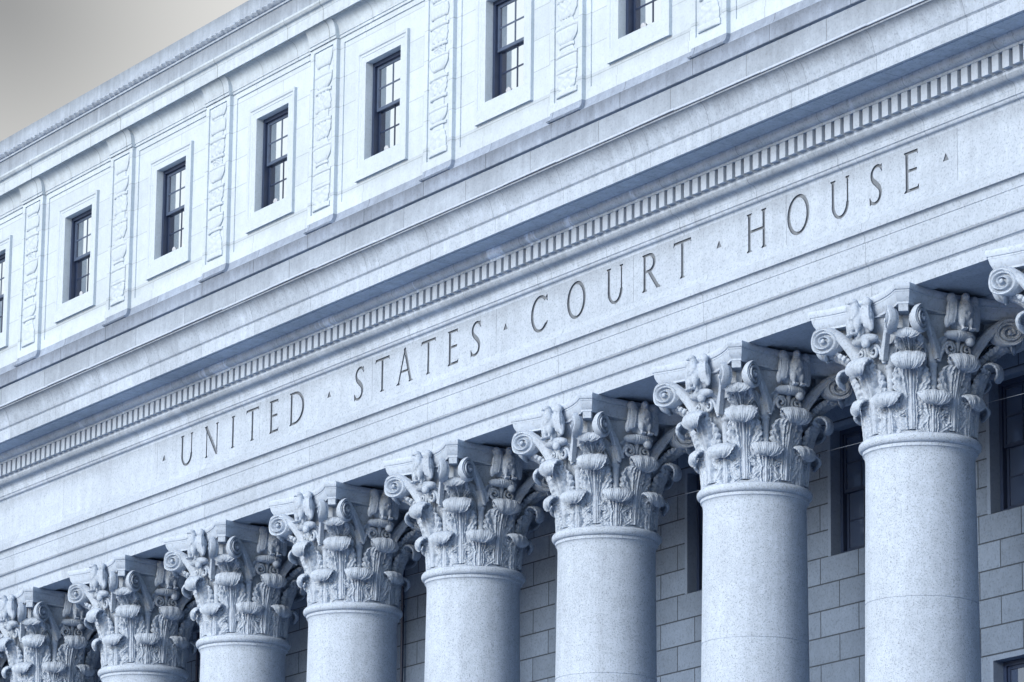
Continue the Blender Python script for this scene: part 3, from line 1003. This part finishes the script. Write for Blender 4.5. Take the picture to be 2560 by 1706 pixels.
def leaf(h0, h1, W, c, lean, base=0.0, turn=236, tipw=0.74, seed=0, nu=57, nv=120):
    """acanthus leaf growing up the bell and rolling over outwards; built facing +x at the column axis"""
    rg = np.random.RandomState(50+seed)
    hs = h1 - c
    pts = []
    nst = 60
    for i in range(nst):
        t = i/(nst-1)
        h = h0 + (hs-h0)*t
        pts.append((bell_r(h) + 0.030 + base*t + lean*t**3, h))
    dr, dh = pts[-1][0]-pts[-2][0], pts[-1][1]-pts[-2][1]
    r1 = pts[-1][0]
    a0 = pi - math.atan2(dr, dh)          # keeps the tangent continuous
    nc = 50
    cx, cz = r1 - c*math.cos(a0), hs - c*math.sin(a0)
    for i in range(1, nc+1):
        t = i/nc
        a = a0 - R(turn)*t
        cc = c*(1-0.25*t)
        pts.append((cx + cc*math.cos(a), cz + cc*math.sin(a)))
    P_ = np.array(pts)
    sl = np.concatenate([[0], np.cumsum(np.linalg.norm(np.diff(P_, axis=0), axis=1))])
    sl /= sl[-1]
    vs = np.linspace(0, 1, nv)
    pr, pz = np.interp(vs, sl, P_[:, 0]), np.interp(vs, sl, P_[:, 1])
    tr, tz_ = np.gradient(pr), np.gradient(pz)
    L_ = np.hypot(tr, tz_)
    nr, nz_ = tz_/L_, -tr/L_               # towards the outside / underneath after the roll
    vc = sl[nst-1]                         # where the roll begins
    front, back = [], []
    us = np.linspace(-1, 1, nu)
    ph1, ph2, ph3 = rg.rand(3)*6
    for j, v_ in enumerate(vs):
        tv = min(v_/vc, 1.0)
        tc_ = max((v_-vc)/(1-vc), 0.0)
        for u in us:
            au = abs(u)
            sg = 1 if u >= 0 else -1
            wn = 0.004*math.sin(9*u+ph1+14*tv) + 0.003*math.sin(23*tv+ph2-11*u) + 0.002*math.sin(41*u+ph3+30*tc_)
            # three lobes a side; each sweeps up and outwards
            lph = (tv - 0.50*(au-0.95))*2.15 - 0.02 + 0.03*math.sin(ph1+sg)
            fr = lph - math.floor(lph)
            ridge = math.sin(pi*min(max(fr, 0), 1))
            if tc_ <= 0:
                teeth = abs(math.sin(pi*(tv*10.5+0.25+0.1*sg)))
                hw = W*(0.66 + 0.28*abs(math.sin(pi*(tv*2.15-0.02)))**0.55 + 0.11*teeth)*(1.0-0.08*tv)
                if tv > 0.86:
                    hw *= 1-0.26*math.sin(pi*(tv-0.86)/0.28)
            else:
                hw = W*tipw*(0.90 + 0.10*min(tc_*4, 1))*math.sqrt(max(1-(max(tc_-0.34, 0)/0.67)**2.2, 0.03))
                hw *= 1 + 0.06*abs(math.cos(19*tc_+ph2)) - 0.03
            if tc_ <= 0:
                # stalk with two ribs on either hand which fan out under the roll
                spread = 0.125 + 0.13*max((tv-0.35)/0.65, 0)**2
                stalk_ = math.exp(-(u/0.085)**4)
                ribs = sum(math.exp(-((au-k*spread)/0.042)**2) for k in (1, 2))
                body = 1/(1+math.exp((au-spread*2.5)/0.03))
                h_ = 0.046*body + 0.032*stalk_ + 0.026*ribs - 0.024*body*(1-min(ribs+stalk_, 1))
                side = 1-body
                h_ += side*(0.046*ridge**0.55 - 0.036*(1-ridge)**5)
                ve = 0.011*math.cos(2*pi*(tv - 0.50*(au-0.95))*8.6)
                h_ += side*ve*min(max((au-0.40)/0.2, 0), 1)
                eye = sum(math.exp(-((au-spread*2.5-0.09)/0.055)**2 - ((tv-e_)/0.032)**2) for e_ in (0.22, 0.68))
                h_ -= 0.10*eye
                h_ -= 0.03*max(au-0.9, 0)/0.1
            else:
                h_ = 0.034*(1-0.5*tc_)*math.exp(-(au/0.55)**4)
                h_ += (0.008+0.005*tc_)*math.cos(u*2*pi*4.4+0.8*math.sin(3*u+ph1))
            h_ += wn
            ro, zo = pr[j], pz[j]
            if tc_ > 0:
                dcx, dcz = ro-cx, zo-cz
                q_ = 1 - 0.16*au**3*min(tc_*2.2, 1)
                ro, zo = cx + dcx*q_, cz + dcz*q_ - 0.030*au**3*min(tc_*2, 1)
            elif tv > 0.80:
                zo -= 0.02*au**2*(tv-0.8)/0.2
            lat = u*hw
            ang = lat/max(pr[min(j, int(vc*nv))], 0.5)
            rim = min(max((tc_-0.35)/0.4, 0), 1)
            bo = -0.034 - (0.009*abs(math.cos(u*pi*6.4+0.9*math.sin(3*u+ph3))) + 0.004*math.sin(13*u+ph1+9*tc_) - 0.002)*min(tc_*2.5, 1)*(0.45+0.55*rim) + 0.010*au**3 + wn*0.7
            for lst, off in ((front, h_), (back, bo)):
                r_ = ro + nr[j]*off
                z_ = zo + nz_[j]*off
                lst.append((r_*math.cos(ang), r_*math.sin(ang), z_ + ZR))
    n_ = len(front)
    f = []
    for j in range(nv-1):
        for i in range(nu-1):
            a = j*nu+i
            f.append((a, a+1, a+nu+1, a+nu))
            f.append((n_+a, n_+a+nu, n_+a+nu+1, n_+a+1))
        f.append((j*nu, (j+1)*nu, n_+(j+1)*nu, n_+j*nu))
        f.append((j*nu+nu-1, n_+j*nu+nu-1, n_+(j+1)*nu+nu-1, (j+1)*nu+nu-1))
    for i in range(nu-1):
        f.append((i, n_+i, n_+i+1, i+1))
        a = (nv-1)*nu+i
        f.append((a, a+1, n_+a+1, n_+a))
    return front+back, f
def spin(name, vf, mat, angles, parent):
    o = None
    for a in angles:
        if o is None:
            o = mesh(name, vf[0], vf[1], mat, parent, smooth=60)
            first = o
        else:
            o = link(first.copy(), parent)
        o.rotation_euler = (0, 0, R(a))
VAR = {}                                 # leaf meshes of the same kind, each carved a little differently
def leaves(name, kind, args, kw, angles):
    VAR[kind] = []
    for sd in range(3):
        v, f = leaf(*args, seed=sd, **kw)
        o = mesh(name, v, f, M['capital'], col, smooth=60)
        VAR[kind].append(o.data)
        o.rotation_euler = (0, 0, R(angles[sd]))
    for i, a in enumerate(angles[3:]):
        o = link(bpy.data.objects.new(name, VAR[kind][i % 3]), col)
        o.rotation_euler = (0, 0, R(a))
leaves('acanthus_leaf', 'low', (0.0, 0.655, 0.315, 0.105, 0.05), {}, [22.5+45*k for k in range(8)])
leaves('acanthus_leaf', 'tall', (0.05, 1.262, 0.315, 0.128, 0.175), dict(base=0.03), [45*k for k in range(8)])
leaves('corner_leaf', 'corner', (0.95, 1.575, 0.24, 0.062, 0.32), dict(base=0.17, turn=165, tipw=0.92), [45+90*k for k in range(4)])

# stalks (caulicoli) between the tall leaves, each with a collar and a flared calyx
def stalk(sgn):
    b = MB()
    pts, rad = [], []
    for h, rd in ((0.50, .050), (0.8, .060), (1.0, .068), (1.04, .070), (1.05, .088), (1.09, .090), (1.10, .070), (1.2, .078), (1.3, .10), (1.38, .12), (1.43, .08)):
        pts.append((bell_r(h)+0.05, 0, ZR+h))
        rad.append(rd)
    b.tube(pts, rad, 14)
    # fluted calyx flaring from the collar: to the corner volute on one hand, to the middle of the face on the other
    nt_, nu_ = 22, 33
    fr_, bk_ = [], []
    for i in range(nt_):
        t = i/(nt_-1)
        for k in range(nu_):
            u = -1 + 2*k/(nu_-1)
            toc = u*sgn                                   # +1 on the corner side
            aa = u*(0.075 + 0.285*t**1.25) + sgn*0.04*t
            h = 1.10 + 0.40*t**0.85 + 0.07*t*t*abs(toc) - 0.10*t*(1-abs(u))**2
            rr_ = bell_r(h) + 0.055 + 0.27*t*t*max(toc, 0)**1.3 + 0.13*t*t*max(-toc, 0) + 0.05*max(t-0.8, 0)/0.2
            fl = 0.024*math.cos(u*pi*5)*(1-0.2*t)
            e_ = 0.03*abs(u)**6
            for lst, d_ in ((fr_, fl-e_), (bk_, -0.05)):
                lst.append(((rr_+d_)*math.cos(aa), (rr_+d_)*math.sin(aa), ZR+h))
    n_ = len(fr_)
    f = []
    for i in range(nt_-1):
        for k in range(nu_-1):
            q = i*nu_+k
            f += [(q, q+1, q+nu_+1, q+nu_), (n_+q, n_+q+nu_, n_+q+nu_+1, n_+q+1)]
        for k in (0, nu_-1):
            q = i*nu_+k
            f.append((q, q+nu_, n_+q+nu_, n_+q))
    for k in range(nu_-1):
        q = (nt_-1)*nu_+k
        f.append((q, q+1, n_+q+1, n_+q))
    b.add(fr_+bk_, f)
    return b.v, b.f
spin('leaf_stalk', stalk(1), M['capital'], [22.5+90*k for k in range(4)], col)
spin('leaf_stalk', stalk(-1), M['capital'], [67.5+90*k for k in range(4)], col)

# abacus: concave sides, cut corners
AW, AC, SAG = 1.1431, 0.1657, 0.25
H_ = AW+AC
def abacus_loop(inset):
    pts = []
    for q in range(4):
        ang = q*pi/2
        side = []
        for i in range(17):
            t = -1 + 2*i/16
            y = -H_ + SAG*(1-t*t)**1.0 + inset
            side.append((t*(AW-inset*0.55), y))
        c_, s_ = math.cos(ang), math.sin(ang)
        pts += [(c_*x_-s_*y_, s_*x_+c_*y_) for x_, y_ in side]
    return pts
lev = [(0.5, -0.004), (0.0, -0.004), (-0.012, -0.03), (-0.012, -0.07), (0.004, -0.105), (0.022, -0.108), (0.022, -0.135), (0.030, -0.142), (0.036, -0.17), (0.048, -0.21), (0.068, -0.25), (0.095, -0.285), (0.095, -0.318), (0.5, -0.318)]
v, f = [], []
for (ins, z_) in lev:
    v += [(x_, y_, z_) for x_, y_ in abacus_loop(ins)]
n = 68
for j in range(len(lev)-1):
    for i in range(n):
        f.append((j*n+i, j*n+(i+1) % n, (j+1)*n+(i+1) % n, (j+1)*n+i))
mesh('abacus', v, f, M['abacus'], col, smooth=28)

# corner volutes: a pair to a corner, each with its rising stem
def volute(mir):
    """in the plane of the face y = const (front), s along +x; mirrored by mir"""
    b = MB()
    cs, cz, r0 = 0.845, -0.535, 0.205
    path, wid = [], []
    for i in range(14):
        t = i/13
        s_ = 0.30 + (cs-0.01-0.30)*(1-(1-t)**1.5)
        z_ = -1.02 + (cz+r0+1.02)*math.sin(t*pi/2)**0.75
        path.append((s_, z_))
        wid.append(0.16-0.094*t)
    turns = 2.6
    for i in range(1, 92):
        t = i/91
        a = pi/2 - t*turns*2*pi
        rr_ = r0*(1-t)**0.80*0.97 + 0.012
        path.append((cs + rr_*math.cos(a), cz + rr_*math.sin(a)))
        wid.append(0.066*(1-0.72*t))
    def Y(s_):                         # follows the hollow side of the abacus
        return -(0.92 + 0.235*min(max((s_-0.28)/0.5, 0), 1.4)**1.3)
    def put(s_, z_, d_):
        return (mir*s_, Y(s_)-d_, z_)
    # spiral ridge with a rounded crest
    P_ = np.array(path)
    T_ = np.gradient(P_, axis=0)
    T_ /= np.linalg.norm(T_, axis=1)[:, None]
    Nn = np.stack([-T_[:, 1], T_[:, 0]], -1)
    sec = [(-0.5, -0.06), (-0.5, 0.028), (-0.28, 0.052), (-0.1, 0.040), (0.1, 0.040), (0.28, 0.052), (0.5, 0.028), (0.5, -0.06)]
    v = []
    for i in range(len(P_)):
        lift = 0.035*max(0, (i-14)/91)
        for (o_, d_) in sec:
            p = P_[i] + Nn[i]*o_*wid[i]
            v.append(put(p[0], p[1], d_+lift))
    k = len(sec)
    b.add(v, [(i*k+j, (i+1)*k+j, (i+1)*k+j+1, i*k+j+1) for i in range(len(P_)-1) for j in range(k-1)])
    # disc behind the spiral
    nd = 40
    DB = -0.13
    v = [put(cs + r0*0.98*math.cos(2*pi*i/nd), cz + r0*0.98*math.sin(2*pi*i/nd), 0.008) for i in range(nd)]
    v += [put(cs + r0*0.98*math.cos(2*pi*i/nd), cz + r0*0.98*math.sin(2*pi*i/nd), DB) for i in range(nd)]
    b.add(v, [tuple(range(nd)), tuple(range(nd, 2*nd))[::-1]] + [(i, (i+1) % nd, nd+(i+1) % nd, nd+i) for i in range(nd)])
    b.ell(put(cs, cz, 0.06), (0.04, 0.035, 0.04))
    return b.v, b.f
for mir in (1, -1):
    spin('corner_volute', volute(mir), M['capital'], [0, 90, 180, 270], col)
# corner blocks that carry the horns of the abacus
b = MB()
for zlo, zhi, d1, hwid in ((-0.43, -0.318, 1.62, 0.075), (-0.64, -0.4305, 1.36, 0.05)):
    b.box(1.05, d1, -hwid, hwid, zlo, zhi)
spin('horn_block', (b.v, b.f), M['capital'], [45+90*k for k in range(4)], col)

# middle of each face: inner scrolls and flower under the perch, then the eagle
def inner_scrolls():
    b = MB()
    for sg in (-1, 1):
        path, rad = [], []
        for i in range(10):
            t = i/9
            path.append((sg*(0.33-0.17*t), -0.93-0.05*t, -1.08+0.31*math.sin(t*pi/2)))
            rad.append(0.035)
        for i in range(1, 40):
            t = i/39
            a = pi/2 + t*1.6*2*pi
            rr_ = 0.10*(1-t)**0.8+0.01
            path.append((sg*(0.16+rr_*math.cos(a)), -0.985-0.04*t, -0.87+rr_*math.sin(a)))
            rad.append(0.035*(1-0.5*t))
        b.tube(path, rad, 8)
    # flower bud between
    b.tube([(0, -0.93, -1.12), (0, -0.97, -0.9), (0, -1.0, -0.72)], [0.04, 0.035, 0.05], 8)
    # rolled leaf the bird stands on
    nn, kk = 29, 13
    v = []
    for i in range(nn):
        x_ = -0.285 + 0.57*i/(nn-1)
        e = math.sqrt(max(1-(x_/0.292)**4, 0.05))
        for j in range(kk):
            a = 2*pi*j/kk
            rr_ = 0.078*e*(1+0.10*math.cos(i*pi*0.9))
            v.append((x_, -1.085-rr_*1.35*math.cos(a) + 0.5*x_*x_, -0.665+rr_*math.sin(a) + (0.05 if abs(x_) > 0.2 else 0)*0))
    b.add(v, [(i*kk+j, (i+1)*kk+j, (i+1)*kk+(j+1) % kk, i*kk+(j+1) % kk) for i in range(nn-1) for j in range(kk)] + [tuple(range(kk))[::-1], tuple((nn-1)*kk+j for j in range(kk))])
    b.ell((0.13, -1.14, -0.75), (0.085, 0.065, 0.08))
    return b.v, b.f
spin('inner_scrolls', inner_scrolls(), M['capital'], [0, 90, 180, 270], col)

def eagle_mesh():
    b = MB()
    ry = lambda a: Matrix.Rotation(R(a), 3, 'Y')
    rx = lambda a: Matrix.Rotation(R(a), 3, 'X')
    y0 = -1.15
    b.ell((0, y0-0.02, -0.32), (0.150, 0.125, 0.20), rx(-10))          # body
    b.ell((0.0, y0-0.085, -0.255), (0.115, 0.085, 0.125))             # breast
    b.ell((0.0, y0-0.06, -0.145), (0.074, 0.075, 0.10), rx(10))       # neck
    b.ell((-0.012, y0-0.085, -0.065), (0.062, 0.078, 0.058))          # head
    b.ell((-0.035, y0-0.165, -0.085), (0.022, 0.036, 0.028), rx(35))  # beak
    for sg in (-1, 1):
        b.ell((sg*0.200, y0+0.01, -0.285), (0.110, 0.080, 0.25), ry(sg*-9))     # half open wing
        b.ell((sg*0.225, y0-0.005, -0.105), (0.092, 0.070, 0.090))     # wing shoulder
        b.ell((sg*0.28, y0+0.03, -0.46), (0.06, 0.05, 0.12), ry(sg*-10))
        b.ell((sg*0.075, y0-0.075, -0.455), (0.058, 0.066, 0.09))     # thigh
        b.ell((sg*0.075, y0-0.09, -0.555), (0.026, 0.028, 0.06))      # shank
        for q in (-1, 0, 1):                                          # talons
            b.ell((sg*0.075+q*0.036, y0-0.135, -0.598), (0.015, 0.05, 0.020), rx(-18))
    b.ell((0, y0+0.03, -0.52), (0.10, 0.05, 0.11))                    # tail
    b.ell((0, y0+0.11, -0.33), (0.24, 0.09, 0.28))                    # ground behind
    # feather ridges down the wings and the breast
    for sg in (-1, 1):
        for q in range(4):
            x_ = sg*(0.165+0.042*q)
            b.tube([(x_, y0-0.058+0.010*q, -0.17), (x_+sg*0.012, y0-0.066+0.012*q, -0.33), (x_+sg*0.03, y0-0.036+0.012*q, -0.50)], [0.013, 0.016, 0.010], 6)
    for q in range(9):
        b.ell((0.065*math.sin(q*2.4), y0-0.155+0.02*abs(math.sin(q*2.4)), -0.20-0.018*q), (0.026, 0.02, 0.03))
    me = bpy.data.meshes.new('eagle_raw')
    me.from_pydata([tuple(p) for p in b.v], [], b.f)
    ob = bpy.data.objects.new('eagle_raw', me)
    COL.objects.link(ob)
    md = ob.modifiers.new('remesh', 'REMESH')
    md.mode = 'VOXEL'
    md.voxel_size = 0.0105
    sm = ob.modifiers.new('smooth', 'SMOOTH')
    sm.factor = 0.5
    sm.iterations = 2
    dg = bpy.context.evaluated_depsgraph_get()
    e = bpy.data.meshes.new_from_object(ob.evaluated_get(dg))
    vv = [tuple(q.co) for q in e.vertices]
    ff = [tuple(q.vertices) for q in e.polygons]
    bpy.data.objects.remove(ob)
    return vv, ff
spin('carved_eagle', eagle_mesh(), M['capital'], [0, 90, 180, 270], col)

for k in [-1] + list(range(1, 13)):
    c_ = copy_tree(col, house, (-S*k, YC, ZO))
    rg = random.Random(100+k)
    c_.rotation_euler = (0, 0, R(90*(k % 4)))          # a different side of the carving to the street
    for ch in c_.children:
        st_ = ch.name.split('.')[0]
        if st_ in ('acanthus_leaf', 'corner_leaf'):
            for kd in VAR:
                if ch.data in VAR[kd]:
                    ch.data = rg.choice(VAR[kd])
                    break
            ch.rotation_euler = (0, 0, ch.rotation_euler.z + R(rg.uniform(-1.6, 1.6)))
            ch.scale = (rg.uniform(0.985, 1.02),)*2 + (rg.uniform(0.999, 1.001),)
        elif st_ in ('carved_eagle', 'inner_scrolls'):
            ch.rotation_euler = (0, 0, ch.rotation_euler.z + R(rg.uniform(-1.0, 1.0)))

# ------------------------------------------------------------------ wire strung along the columns
b = MB()
pts = []
for i in range(200):
    x_ = X1 - 2 + (X0+6-X1)*i/199
    sag_ = 0.04*(math.cos(2*pi*(x_+0.0)/S)-1)/2
    pts.append((x_, 2.28, -1.50+sag_+ZO))
b.tube(pts, 0.0038, 5)
wire = b.build('wire', M['wire'])
wire['label'] = 'thin wire strung from column to column just below the carved capitals'
wire['category'] = 'wire'
